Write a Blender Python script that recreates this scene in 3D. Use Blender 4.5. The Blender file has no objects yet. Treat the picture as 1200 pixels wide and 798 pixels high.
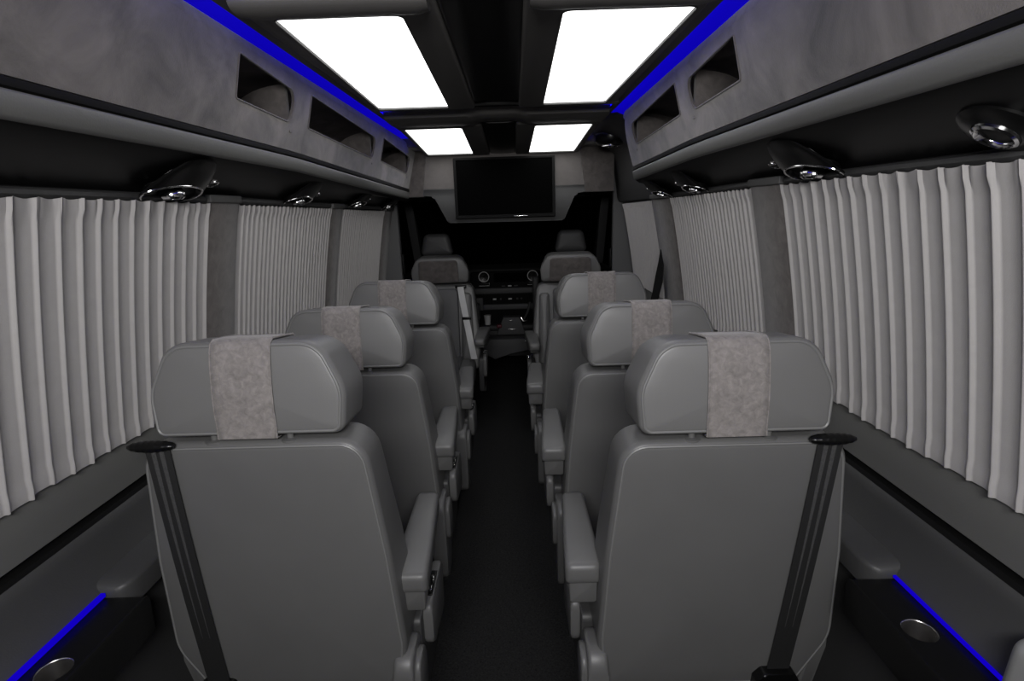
import bpy, bmesh, math, random
from mathutils import Vector, Matrix
random.seed(7)
PI = math.pi
scn = bpy.context.scene
COL = scn.collection

# ------------------------------------------------------------------ materials
def lin(v):
    v /= 255.0
    return v/12.92 if v <= .04045 else ((v+.055)/1.055)**2.4

def mat(name, col, rough=.5, metal=0., var=0., vscale=8., bump=0., bscale=200., sheen=0., coat=0., spec=.5, stretch=None, detail=4.):
    m = bpy.data.materials.new(name); m.use_nodes = True
    nt = m.node_tree; b = nt.nodes['Principled BSDF']
    b.inputs['Base Color'].default_value = (*col, 1)
    b.inputs['Roughness'].default_value = rough
    b.inputs['Metallic'].default_value = metal
    b.inputs['Specular IOR Level'].default_value = spec
    if sheen: b.inputs['Sheen Weight'].default_value = sheen
    if coat: b.inputs['Coat Weight'].default_value = coat
    tc = nt.nodes.new('ShaderNodeTexCoord')
    src = tc.outputs['Object']
    if stretch:
        mp = nt.nodes.new('ShaderNodeMapping'); mp.inputs['Scale'].default_value = stretch
        nt.links.new(src, mp.inputs['Vector']); src = mp.outputs['Vector']
    if var:
        n = nt.nodes.new('ShaderNodeTexNoise'); n.inputs['Scale'].default_value = vscale
        n.inputs['Detail'].default_value = detail; n.inputs['Roughness'].default_value = .6
        n.inputs['Distortion'].default_value = .6
        r = nt.nodes.new('ShaderNodeValToRGB')
        r.color_ramp.elements[0].position = .3; r.color_ramp.elements[1].position = .7
        r.color_ramp.elements[0].color = (*[c*(1-var) for c in col], 1)
        r.color_ramp.elements[1].color = (*[min(1, c*(1+var)) for c in col], 1)
        nt.links.new(src, n.inputs['Vector']); nt.links.new(n.outputs['Fac'], r.inputs['Fac'])
        nt.links.new(r.outputs['Color'], b.inputs['Base Color'])
    if bump:
        n2 = nt.nodes.new('ShaderNodeTexNoise'); n2.inputs['Scale'].default_value = bscale; n2.inputs['Detail'].default_value = 3
        bp = nt.nodes.new('ShaderNodeBump'); bp.inputs['Strength'].default_value = bump; bp.inputs['Distance'].default_value = .002
        nt.links.new(src, n2.inputs['Vector']); nt.links.new(n2.outputs['Fac'], bp.inputs['Height'])
        nt.links.new(bp.outputs['Normal'], b.inputs['Normal'])
    return m

def emis(name, col, strength):
    m = bpy.data.materials.new(name); m.use_nodes = True
    nt = m.node_tree; nt.nodes.clear()
    e = nt.nodes.new('ShaderNodeEmission'); e.inputs['Color'].default_value = (*col, 1); e.inputs['Strength'].default_value = strength
    o = nt.nodes.new('ShaderNodeOutputMaterial'); nt.links.new(e.outputs[0], o.inputs[0])
    return m

M = {}
M['head'] = mat('headrest_leather_lit', (.150, .149, .147), .42, bump=.12, bscale=600)  # seat leather made lighter for the stronger light the headrests catch
M['metal_shine'] = mat('metal_painted_shine', (.75, .75, .75), .4)  # pale colour stands in for reflections on bright cab metal
M['frame'] = mat('ceiling_vinyl', (.10, .096, .092), .55, bump=.15, bscale=400)
M['tray'] = mat('shelf_lining', (.21, .195, .19), .95, var=.2, vscale=14, spec=.1)
M['leather'] = mat('grey_leather', (.120, .1195, .118), .42, bump=.12, bscale=600, var=.05, vscale=3)
M['leather_dark'] = mat('dark_grey_leather', (.075, .075, .077), .5, bump=.25, bscale=260)
M['stitch'] = mat('seam_piping', (.175, .175, .172), .42)
M['suede'] = mat('warm_grey_suede', (.098, .088, .084), .95, var=.25, vscale=26, bump=.3, bscale=320, sheen=.25, spec=.15, detail=8)
M['suede_band'] = mat('pale_grey_suede', (.225, .208, .20), .95, var=.24, vscale=80, bump=.35, bscale=420, sheen=.2, spec=.1, detail=8)
M['suede_shelf'] = mat('brushed_suede', (.114, .103, .098), .92, var=.62, vscale=6.5, bump=.25, bscale=300, sheen=.3, spec=.15, detail=6)
M['suede_dark'] = mat('dark_suede', (.07, .064, .064), .95, var=.2, vscale=14, spec=.1)
M['curtain'] = mat('curtain_cloth', (.375, .362, .357), .9, var=.03, vscale=30, bump=.15, bscale=500, spec=.1, sheen=.1)
M['sill'] = mat('sill_vinyl', (.115, .115, .11), .5, bump=.2, bscale=300)
M['lower'] = mat('lower_panel_vinyl', (.052, .052, .052), .5, bump=.2, bscale=300)
M['trim'] = mat('grey_vinyl_trim', (.085, .085, .083), .5, bump=.2, bscale=300)
M['trim_dark'] = mat('dark_grey_vinyl', (.042, .042, .042), .5, bump=.15, bscale=300)
M['lip'] = mat('shelf_lip_vinyl', (.125, .125, .12), .45, bump=.15, bscale=300)
M['black'] = mat('gloss_black', (.004, .004, .004), .28, spec=.35)
M['satin'] = mat('satin_black', (.0055, .0055, .0055), .4, spec=.12)
M['matte_black'] = mat('matte_black', (.004, .004, .004), .8, spec=.2)
M['carpet'] = mat('black_carpet', (.021, .021, .021), 1., var=.45, vscale=160, bump=.6, bscale=600, spec=.05)
M['chrome'] = mat('chrome', (.75, .75, .75), .12, metal=1.)
M['steel'] = mat('brushed_steel', (.55, .54, .53), .25, metal=1.)
M['belt'] = mat('belt_webbing', (.014, .014, .014), .6, bump=.5, bscale=900)
M['belt_stripe'] = mat('belt_webbing_stripe', (.06, .06, .06), .5, bump=.5, bscale=900, var=.3, vscale=300)
M['belt_grey'] = mat('grey_belt_webbing', (.5, .5, .5), .4, bump=.3, bscale=900)
M['cab'] = mat('cab_plastic', (.03, .03, .03), .6, bump=.2, bscale=300)
M['cab_grey'] = mat('cab_grey_plastic', (.075, .075, .077), .6)
M['cup'] = mat('white_paper', (.7, .7, .7), .6)
M['red'] = mat('dark_red_plastic', (.12, .02, .03), .5)
M['panel'] = mat('panel_suede', (.185, .172, .166), .9, var=.06, vscale=30, bump=.1, bscale=400, spec=.1)
M['pad'] = mat('padded_pale_vinyl', (.26, .26, .255), .55, bump=.1)
M['diffuser'] = emis('light_diffuser', (1, 1, 1), 2.6)
M['led'] = emis('blue_led', (.006, .0, 1.), 9.)
M['led_line'] = emis('blue_led_line', (.012, .0, 1.), .50)
M['cove'] = mat('cove_painted_glow', (.02, .018, .55), .8, spec=.1)  # cove surface coloured blue and self-lit to carry the LED glow
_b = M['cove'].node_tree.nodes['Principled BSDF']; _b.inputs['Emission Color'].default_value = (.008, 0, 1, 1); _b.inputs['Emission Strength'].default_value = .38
M['tvglass'] = mat('screen_glass', (.0015, .0015, .0015), .9, spec=.03)

# woven stripe belt material
# ------------------------------------------------------------------ mesh helpers
def smooth(me, ang=40):
    for p in me.polygons: p.use_smooth = True
    me.set_sharp_from_angle(angle=math.radians(ang))

def obj(name, bm, m, parent=None, ang=40, kind=None):
    bmesh.ops.recalc_face_normals(bm, faces=bm.faces)
    me = bpy.data.meshes.new(name); bm.to_mesh(me); bm.free()
    me.materials.append(M[m] if isinstance(m, str) else m)
    smooth(me, ang)
    o = bpy.data.objects.new(name, me); COL.objects.link(o)
    if parent: o.parent = parent
    if kind: o['kind'] = kind
    return o

def tag(o, label, cat, group=None, kind=None):
    o['label'] = label; o['category'] = cat
    if group: o['group'] = group
    if kind: o['kind'] = kind
    return o

def empty(name, loc=(0, 0, 0), rz=0.):
    o = bpy.data.objects.new(name, None); COL.objects.link(o)
    o.location = loc; o.rotation_euler = (0, 0, rz); o.empty_display_size = .05
    return o

def B(): return bmesh.new()

def box(bm, x0, x1, y0, y1, z0, z1, r=0., seg=3):
    vs = [bm.verts.new((x, y, z)) for x in (x0, x1) for y in (y0, y1) for z in (z0, z1)]
    idx = [(0, 1, 3, 2), (4, 6, 7, 5), (0, 4, 5, 1), (2, 3, 7, 6), (0, 2, 6, 4), (1, 5, 7, 3)]
    fs = [bm.faces.new([vs[i] for i in f]) for f in idx]
    if r:
        es = list({e for f in fs for e in f.edges})
        bmesh.ops.bevel(bm, geom=es, offset=r, segments=seg, profile=.5, affect='EDGES')
    return vs

def prism(bm, poly, lo, hi, axis='y', r=0., seg=2):
    """poly of 2D pts extruded. axis y: pts=(x,z); axis x: pts=(y,z); axis z: pts=(x,y)"""
    def P(p, h):
        return {'y': (p[0], h, p[1]), 'x': (h, p[0], p[1]), 'z': (p[0], p[1], h)}[axis]
    a = [bm.verts.new(P(p, lo)) for p in poly]; b = [bm.verts.new(P(p, hi)) for p in poly]
    n = len(poly); fs = [bm.faces.new(a[::-1]), bm.faces.new(b)]
    for i in range(n): fs.append(bm.faces.new((a[i], a[(i+1) % n], b[(i+1) % n], b[i])))
    if r:
        es = list({e for f in fs[:2] for e in f.edges})
        bmesh.ops.bevel(bm, geom=es, offset=r, segments=seg, profile=.5, affect='EDGES')

def loft(bm, rings, cap0=True, cap1=True, closed=True):
    R = [[bm.verts.new(p) for p in r] for r in rings]
    n = len(R[0])
    for a, b in zip(R, R[1:]):
        for i in range(n if closed else n-1):
            j = (i+1) % n
            bm.faces.new((a[i], a[j], b[j], b[i]))
    if cap0: bm.faces.new(R[0][::-1])
    if cap1: bm.faces.new(R[-1])
    return R

def tube(bm, pts, r, n=8, closed=False):
    pts = [Vector(p) for p in pts]; N = len(pts); rings = []
    up = None
    for i, p in enumerate(pts):
        if closed: t = (pts[(i+1) % N]-pts[i-1])
        else: t = pts[min(i+1, N-1)]-pts[max(i-1, 0)]
        t.normalize()
        if up is None:
            up = Vector((0, 0, 1)) if abs(t.z) < .9 else Vector((1, 0, 0))
        s = t.cross(up); s.normalize(); u = s.cross(t); u.normalize(); up = u
        rr = r[i] if isinstance(r, (list, tuple)) else r
        rings.append([p+s*math.cos(2*PI*k/n)*rr+u*math.sin(2*PI*k/n)*rr for k in range(n)])
    if closed:
        rings.append(rings[0])
        R = [[bm.verts.new(q) for q in rg] for rg in rings[:-1]]
        R.append(R[0])
        for a, b in zip(R, R[1:]):
            for i in range(n): bm.faces.new((a[i], a[(i+1) % n], b[(i+1) % n], b[i]))
    else: loft(bm, rings)

def rpoly(vs, seg=6):
    """rounded polygon: vs=[(x,y,r)]"""
    out = []; n = len(vs)
    for i in range(n):
        p = Vector(vs[i][:2]); r = vs[i][2]
        a = Vector(vs[i-1][:2]); b = Vector(vs[(i+1) % n][:2])
        if r <= 0: out.append(tuple(p)); continue
        u = (a-p).normalized(); v = (b-p).normalized()
        ang = u.angle(v); d = r/math.tan(ang/2)
        d = min(d, (a-p).length*.49, (b-p).length*.49); r = d*math.tan(ang/2)
        c = p+(u+v).normalized()*(r/math.sin(ang/2))
        s = p+u*d-c; e = p+v*d-c
        a0 = math.atan2(s.y, s.x); a1 = math.atan2(e.y, e.x); da = (a1-a0+PI) % (2*PI)-PI
        for k in range(seg+1):
            t = a0+da*k/seg; out.append((c.x+r*math.cos(t), c.y+r*math.sin(t)))
    return out

def area(p): return sum(p[i-1][0]*p[i][1]-p[i][0]*p[i-1][1] for i in range(len(p)))/2

def inset(poly, d, k=1.):
    n = len(poly); s = 1 if area(poly) > 0 else -1
    cx = sum(p[0] for p in poly)/n; cy = sum(p[1] for p in poly)/n; out = []
    for i in range(n):
        t = Vector(poly[(i+1) % n])-Vector(poly[i-1])
        if t.length < 1e-9: t = Vector((1, 0))
        t.normalize(); nx, ny = -t.y*s, t.x*s
        x, y = poly[i][0]+nx*d, poly[i][1]+ny*d
        out.append((cx+(x-cx)*k, cy+(y-cy)*k))
    return out

def xz(poly, y):
    return [(p[0], (y(p[1]) if callable(y) else y), p[1]) for p in poly]

def puff(bm, poly, y0, y1, r=.02, crown=.008, crown2=None):
    """cushion-like slab between y0 (rear) and y1 (front); y0/y1 may be functions of z"""
    f0 = y0 if callable(y0) else (lambda z: y0); f1 = y1 if callable(y1) else (lambda z: y1)
    c2 = crown if crown2 is None else crown2
    R = []
    for k, c in ((.02, 1.), (.35, .9), (.65, .62), (.85, .3)):
        R.append(xz(inset(poly, r*.9, k), lambda z, c=c: f0(z)-crown*c))
    R.append(xz(inset(poly, r), f0))
    for a in (25, 50, 75, 90):
        t = math.radians(a)
        R.append(xz(inset(poly, r*(1-math.sin(t))), lambda z, t=t: f0(z)+r*(1-math.cos(t))))
    for a in (0, 15, 40, 65, 90):
        t = math.radians(a)
        R.append(xz(inset(poly, r*(1-math.cos(t))), lambda z, t=t: f1(z)-r*(1-math.sin(t))))
    for k, c in ((.85, .3), (.65, .62), (.35, .9), (.02, 1.)):
        R.append(xz(inset(poly, r*.9, k), lambda z, c=c: f1(z)+c2*c))
    loft(bm, R)

def rot_x(bm, verts, a, c):
    bmesh.ops.rotate(bm, verts=verts, cent=c, matrix=Matrix.Rotation(a, 3, 'X'))

def lathe(bm, prof, c=(0, 0, 0), axis='z', n=24, flip=1):
    rings = []
    for r, h in prof:
        rg = []
        for k in range(n):
            a = 2*PI*k/n; u, v = r*math.cos(a), r*math.sin(a)
            p = {'z': (u, v, h), 'x': (h, u, v), 'y': (u, h, v)}[axis]
            rg.append((c[0]+p[0], c[1]+p[1], c[2]+p[2]))
        rings.append(rg)
    loft(bm, rings)

def copy_tree(o, parent=None):
    c = o.copy(); COL.objects.link(c); c.parent = parent
    for ch in [q for q in list(bpy.data.objects) if q.parent == o]: copy_tree(ch, c)
    return c

# ------------------------------------------------------------------ camera
f = 640.
pitch = math.radians(13.433); yaw = math.radians(.5925); roll = math.radians(1.8)
cam = bpy.data.cameras.new('camera'); co = bpy.data.objects.new('camera', cam); COL.objects.link(co)
cam.sensor_width = 36.; cam.sensor_fit = 'HORIZONTAL'; cam.lens = f/1200*36; cam.clip_start = .02; cam.clip_end = 100
cp, sp, cw, sw = math.cos(pitch), math.sin(pitch), math.cos(yaw), math.sin(yaw)
F = Vector((-sw*cp, cw*cp, -sp)); Rv = Vector((cw, sw, 0)); Uv = Rv.cross(F)
cr, sr = math.cos(roll), math.sin(roll)
X = Rv*cr - Uv*sr          # image right
Y = Rv*sr + Uv*cr          # image up
m4 = Matrix((X, Y, -F)).transposed().to_4x4(); m4.translation = Vector((.06, 0, 1.5))
co.matrix_world = m4
scn.camera = co

# ------------------------------------------------------------------ shell
def strip(name, pts, y0, y1, m, ny=1, bend=None, kind='structure', parent=None, ang=30):
    """sweep an open section [(x,z)] along Y"""
    bm = B(); rings = []
    for j in range(ny+1):
        y = y0+(y1-y0)*j/ny
        rg = []
        for (x, z) in pts:
            if bend: x, z = bend(x, y, z)
            rg.append((x, y, z))
        rings.append(rg)
    loft(bm, rings, False, False, closed=False)
    return obj(name, bm, m, parent, ang, kind)

YB, YF = -1.3, 3.86   # rear wall, front of cabin
bm = B(); box(bm, -1.0, 1.0, YB, 5.75, -.05, 0)
obj('floor', bm, 'carpet', kind='structure')
bm = B(); box(bm, -1.0, 1.0, YB-.05, YB, 0, 2.02)
obj('wall_back', bm, 'trim', kind='structure')
bm = B(); box(bm, -1.0, 1.0, YB, 3.84, 1.94, 1.99)
obj('ceiling', bm, 'trim_dark', kind='structure')

def bendz(x, y, z):
    if y > 1.8: z -= .028*(y-1.8)*max(0., min(1., (1.93-z)/.28))
    return x, z
for s, nm in ((-1, 'left'), (1, 'right')):
    # body side: window zone, slanted sill trim, black groove, lower padded panel, kick panel
    pts = [(.72, 2.0), (.95, 1.94), (.80, 1.57), (.905, 1.0)]
    strip('wall_'+nm, [(s*x, z) for x, z in pts], YB, YF, 'trim_dark')
    sill = [(.905, 1.012), (.885, 1.012), (.876, 1.006), (.872, .995), (.872, .93), (.871, .893), (.876, .889)]
    strip('trim_1' if s < 0 else 'trim_2', [(s*x, z) for x, z in sill], YB, YF, 'sill')
    strip('trim_3' if s < 0 else 'trim_4', [(s*x, z) for x, z in [(.874, .890), (.886, .888), (.886, .866), (.868, .8655)]], YB, YF, 'matte_black')
    low = [(.880, .8645), (.870, .8655), (.864, .858), (.861, .84), (.856, .81), (.846, .775), (.832, .748), (.826, .735), (.826, .70), (.826, .40), (.84, 0)]
    strip('trim_5' if s < 0 else 'trim_6', [(s*x, z) for x, z in low], YB, YF, 'lower')
    # glossy black panel above the curtains with its lower rail
    ye = 3.86 if s < 0 else 2.70
    bp = [(.638, 1.655), (.642, 1.645), (.66, 1.632), (.70, 1.610), (.745, 1.585), (.770, 1.572), (.778, 1.566), (.778, 1.560)]
    strip('trim_7' if s < 0 else 'trim_8', [(s*x, z) for x, z in bp], YB, ye, 'satin', 24, lambda x, y, z: bendz(x, y, z) if abs(x) < .7 else (x, z-.008*max(0, y-1.5)))
    rl = [(.776, 1.564), (.770, 1.560), (.768, 1.552), (.774, 1.545), (.80, 1.542)]
    strip('trim_9' if s < 0 else 'trim_10', [(s*x, z) for x, z in rl], YB, ye, 'trim_dark', 12, lambda x, y, z: (x, z-.009*max(0, y-1.5)))

# ------------------------------------------------------------------ pillars
TRIMN = [11]
def trimname():
    n = 'trim_%d' % TRIMN[0]; TRIMN[0] += 1; return n
def lerp(a, b, t): return a+(b-a)*t
def wallx(z):  # curtain plane
    t = (1.55-z)/.55
    return .776+.094*t+.006*math.sin(PI*t)
def ztop(y): return 1.548-.012*max(0, y-1.2)
def pillar(s, y0, y1, m='suede', zb=1.0, dx=.012, flare=.0):
    bm = B(); rings = []
    for k in range(9):
        t = k/8; z = lerp(ztop((y0+y1)/2)+.004, zb, t); x = wallx(z)-dx
        rings.append([(s*(x+.05), y0, z), (s*(x+.004), y0-flare*t, z), (s*x, y0+.006, z), (s*x, y1-.006, z), (s*(x+.004), y1+flare*t, z), (s*(x+.05), y1, z)])
    loft(bm, rings)
    return obj(trimname(), bm, m, kind='structure')
for s, y0, y1 in ((-1, 1.53, 1.695), (-1, 2.565, 2.725), (-1, 3.62, 3.84), (1, 1.50, 1.69), (1, 2.57, 2.90)):
    pillar(s, y0, y1)
    bm = B(); box(bm, *sorted((s*.758, s*.785)), y0-.005, y1+.005, ztop(y0)+.0, ztop(y0)+.022, .004)
    obj(trimname(), bm, 'trim', kind='structure')

# ------------------------------------------------------------------ curtains
def curtain(s, y0, y1, seed, label, step=.05, zb=1.0):
    rnd = random.Random(seed)
    NZ = 26

    npl = int((y1-y0)/step)+3
    PH = [0, .12, .28, .45, .62, .76, .82, .85, .87, .90, .93, .96, .985]
    ys = [y0+step*(k+p) for k in range(npl) for p in PH if y0+step*(k+p) < y1]+[y1]; n = len(ys)-1
    jit = [rnd.uniform(-.0015, .0015) for _ in range(npl)]; amp = [rnd.uniform(.75, 1.25) for _ in range(npl)]
    lean = [rnd.uniform(-.002, .002) for _ in range(npl)]; hem = [rnd.uniform(-.004, .004) for _ in range(npl)]
    bm = B(); grid = []
    for j in range(NZ+1):
        t = j/NZ
        row = []
        for i in range(n+1):
            y = ys[i]
            q = (y-y0)/step; k = int(q); ph = q-k
            ph2 = ph
            if ph2 < .84: p = .0012+.0028*math.cos(PI*min(1, ph2/.84))**2*(1 if ph2 < .42 else .5)
            elif ph2 < .885: p = lerp(.0026, .0105, min(1, (ph2-.84)/.035))
            elif ph2 < .935: p = .0105
            else: p = lerp(.0105, .004, (ph2-.935)/.065)
            if step < .045: p *= .85
            a = lerp(1, amp[k], .5)
            z = lerp(ztop(y), zb+.002+hem[k]*1.0, t)
            zz = z-(.004*math.sin(PI*ph) if j in (0,) else 0)
            if j >= NZ-1: p = p*.9+.0035      # stitched hem
            if j <= 1: p = p*.8+.004+.002*math.sin(y*900)
            yy = y+jit[k]*math.sin(PI*ph)+lean[k]*t*math.sin(PI*ph)+(.018*t*math.sin(2*PI*(y-y0)/(y1-y0)) if False else 0)
            x = wallx(z)-p*a-.002
            row.append(bm.verts.new((s*x, yy, zz)))
        grid.append(row)
    for a, b in zip(grid, grid[1:]):
        for i in range(n): bm.faces.new((a[i], a[i+1], b[i+1], b[i]))
    o = obj('curtain', bm, 'curtain', None, 60)
    tag(o, label, 'curtain', 'pleated curtains over the side windows')
    return o
curtain(-1, -.12, 1.528, 1, 'large pale grey pleated curtain on the left wall, nearest the camera')
curtain(-1, 1.70, 2.56, 2, 'pale grey pleated curtain, middle one of three on the left wall', .033)
curtain(-1, 2.73, 3.615, 3, 'small pale grey pleated curtain on the left wall, farthest from the camera', .035)
curtain(1, -.15, 1.498, 4, 'large pale grey pleated curtain on the right wall, nearest the camera')
curtain(1, 1.695, 2.565, 5, 'pale grey pleated curtain, middle one of three on the right wall', .033)
curtain(1, 2.905, 3.68, 6, 'small pale grey pleated curtain on the right wall beyond the black strap', .035)

# ------------------------------------------------------------------ overhead shelves
def plate(name, outer, holes, mp, thick, m, parent, bend=None):
    """flat plate with holes; outer/holes in (u,v); mp maps (u,v,w)->(x,y,z)"""
    cu = bpy.data.curves.new('tmp', 'CURVE'); cu.dimensions = '2D'; cu.fill_mode = 'BOTH'; cu.extrude = thick/2
    for poly in [outer]+holes:
        sp_ = cu.splines.new('POLY'); sp_.points.add(len(poly)-1)
        for i, p in enumerate(poly): sp_.points[i].co = (p[0], p[1], 0, 1)
        sp_.use_cyclic_u = True
    to = bpy.data.objects.new('tmp', cu); COL.objects.link(to)
    dg = bpy.context.evaluated_depsgraph_get(); dg.update()
    me = bpy.data.meshes.new_from_object(to.evaluated_get(dg))
    bpy.data.objects.remove(to)
    bm = B(); bm.from_mesh(me); bpy.data.meshes.remove(me)
    us = [p[0] for p in outer]; u = min(us)+.15
    while u < max(us)-.05:      # cut into bays so the plate follows the sag of the shelf
        bmesh.ops.bisect_plane(bm, geom=bm.verts[:]+bm.edges[:]+bm.faces[:], plane_co=(u, 0, 0), plane_no=(1, 0, 0)); u += .15
    for v in bm.verts: v.co = Vector(mp(*v.co))
    bmesh.ops.remove_doubles(bm, verts=bm.verts, dist=1e-5)
    return obj(name, bm, m, parent, 30)

def shelf(s, holes, yend, label):
    root = empty('overhead_shelf', (s*.70, 1.5, 1.66))
    root_inv = Vector((s*.70, 1.5, 1.66))
    made = []
    L = math.hypot(.055, .20)
    def mp(u, v, w):
        # v 0..L from lower inner edge (.622,1.695) to top (.562,1.888)
        t = v/L; x = .622-.057*t-w; z = 1.698+.192*t
        x, z = bendz(x, u, z)
        return (s*x, u, z)
    # densify outer
    y0 = YB+.02
    def dens(poly, step=.04):
        out = []
        for i in range(len(poly)):
            a, b = poly[i-1], poly[i]
            n = max(1, int(math.hypot(a[0]-b[0], a[1]-b[1])/step))
            for k in range(1, n+1): out.append((lerp(a[0], b[0], k/n), lerp(a[1], b[1], k/n)))
        return out
    if s > 0:
        outer = rpoly([(y0, 0, 0), (yend, 0, .02), (yend-.02, L, .12), (y0, L, 0)], 8)
    else: outer = [(y0, 0), (yend, 0), (yend, L), (y0, L)]
    hs = []
    for (a, b, v0, v1) in holes:
        hs.append(dens(rpoly([(a+.012, v0, .01), (b-.01, v0-.008, .03), (b, v1-.02, .085 if b-a > .3 else .05), (a, v1, .006)], 8), .05))
    fp = plate('shelf_front', dens(outer), hs, mp, .006, 'suede_shelf', None); made.append(fp)
    # seam piping round each opening
    bm = B()
    for h in hs:
        tube(bm, [mp(p[0], p[1], .004) for p in h], .0022, 6, True)
    made.append(obj('opening_piping', bm, 'suede', None))
    # rolled top edge going into the light cove
    prof = [(.572, 1.886), (.568, 1.895), (.568, 1.905), (.574, 1.918), (.590, 1.929), (.615, 1.936), (.66, 1.938)]
    bm = B(); rings = []
    ye = yend-.02
    for j in range(25):
        y = lerp(y0, ye, j/24); rings.append([(s*bendz(x, y, z)[0], y, bendz(x, y, z)[1]) for x, z in prof])
    loft(bm, rings, False, False, False); made.append(obj('top_roll', bm, 'suede_shelf', None, 60))
    # interior tray (floor, back and roof)
    prof = [(.612, 1.745), (.64, 1.742), (.80, 1.75), (.84, 1.80), (.82, 1.88), (.70, 1.905), (.585, 1.902)]
    bm = B(); rings = []
    for j in range(25):
        y = lerp(y0, ye, j/24); rings.append([(s*bendz(x, y, z)[0], y, bendz(x, y, z)[1]) for x, z in prof])
    loft(bm, rings, False, False, False); made.append(obj('tray', bm, 'tray', None, 40))
    # arched dividers
    for (a, b, v0, v1) in holes:
        bm = B(); zz = 1.757; pl = [(.602, zz-.01)]
        pl += [(.602+.19*math.sin(t), zz+.122*math.cos(t)) for t in [i*PI/2/12 for i in range(13)]]
        pl[-1] = (.80, zz-.01)
        prism(bm, [(s*bendz(x, b, z)[0], bendz(x, b, z)[1]) for x, z in pl], b-.004, b+.012)
        made.append(obj('divider', bm, 'suede', None))
    # lower lip: dark groove and rounded grey band
    lip = [(.622, 1.694), (.630, 1.690), (.624, 1.685)]
    bm = B(); rings = []
    ylip = yend+.0
    for j in range(25):
        y = lerp(y0, ylip, j/24); rings.append([(s*bendz(x, y, z)[0], y, bendz(x, y, z)[1]) for x, z in [(.630, 1.700), (.619, 1.696), (.617, 1.690), (.618, 1.684), (.630, 1.680)]])
    loft(bm, rings, False, False, False); made.append(obj('groove', bm, 'matte_black', None))
    lip = [(.640, 1.680), (.624, 1.6815), (.620, 1.680), (.619, 1.676), (.6215, 1.660), (.6255, 1.648), (.630, 1.6435), (.637, 1.642), (.652, 1.650)]
    bm = B(); rings = []
    for j in range(25):
        y = lerp(y0, ylip, j/24); rings.append([(s*bendz(x, y, z)[0], y, bendz(x, y, z)[1]) for x, z in lip])
    loft(bm, rings, True, True, False); made.append(obj('lip', bm, 'lip', None, 60))
    if s > 0:
        # end wall closing the shelf
        bm = B(); pl = [(.580, 1.885), (.600, 1.76), (.625, 1.69), (.66, 1.645), (.76, 1.60), (.80, 1.60), (.86, 1.80), (.80, 1.92), (.60, 1.92)]
        rings = []
        for (dy, k) in ((-.02, 1.), (.0, .995), (.015, .96), (.022, .88), (.024, .1)):
            c = (.72, 1.77); rings.append([(s*(c[0]+(bendz(x, yend, z)[0]-c[0])*k), yend-.012+dy, c[1]+(bendz(x, yend, z)[1]-c[1])*k) for x, z in pl])
        loft(bm, rings); made.append(obj('end_panel', bm, 'suede', None, 50))
    for o in made:
        o.parent = root; o.matrix_parent_inverse = Matrix.Translation(-root_inv)
    tag(root, label, 'shelf', 'overhead luggage shelves')
    return root
shelf(-1, [(1.385, 1.735, .088, .192), (1.855, 2.70, .085, .188), (2.84, 3.55, .082, .185)], 3.695,
      'long grey suede overhead luggage shelf on the left with three openings')
shelf(1, [(1.36, 1.73, .085, .186), (1.83, 2.50, .085, .183)], 2.66,
      'grey suede overhead luggage shelf on the right with rounded far end')

# ------------------------------------------------------------------ blue cove LED strips
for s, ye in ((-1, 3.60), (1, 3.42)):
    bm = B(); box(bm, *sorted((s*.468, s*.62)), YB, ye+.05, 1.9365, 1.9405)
    obj('trim_%d' % (60 if s < 0 else 61), bm, 'cove', kind='structure')  # ceiling strip whose colour and emission imitate the LED light on it
    bm = B(); box(bm, *sorted((s*.479, s*.495)), YB+.05, ye, 1.908, 1.910)
    o = obj('led_strip', bm, 'led'); tag(o, 'blue LED strip in the ceiling cove above the %s luggage shelf' % ('left' if s < 0 else 'right'), 'light strip', 'blue ceiling LED strips')
    bm = B(); prism(bm, [(s*.474, 1.903), (s*.500, 1.903), (s*.500, 1.914), (s*.498, 1.914), (s*.498, 1.906), (s*.474, 1.906)], YB+.04, ye+.01, 'y')
    obj('led_light_shield', bm, 'trim_dark', o)  # trough added to keep direct blue light off the shelf front

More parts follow.
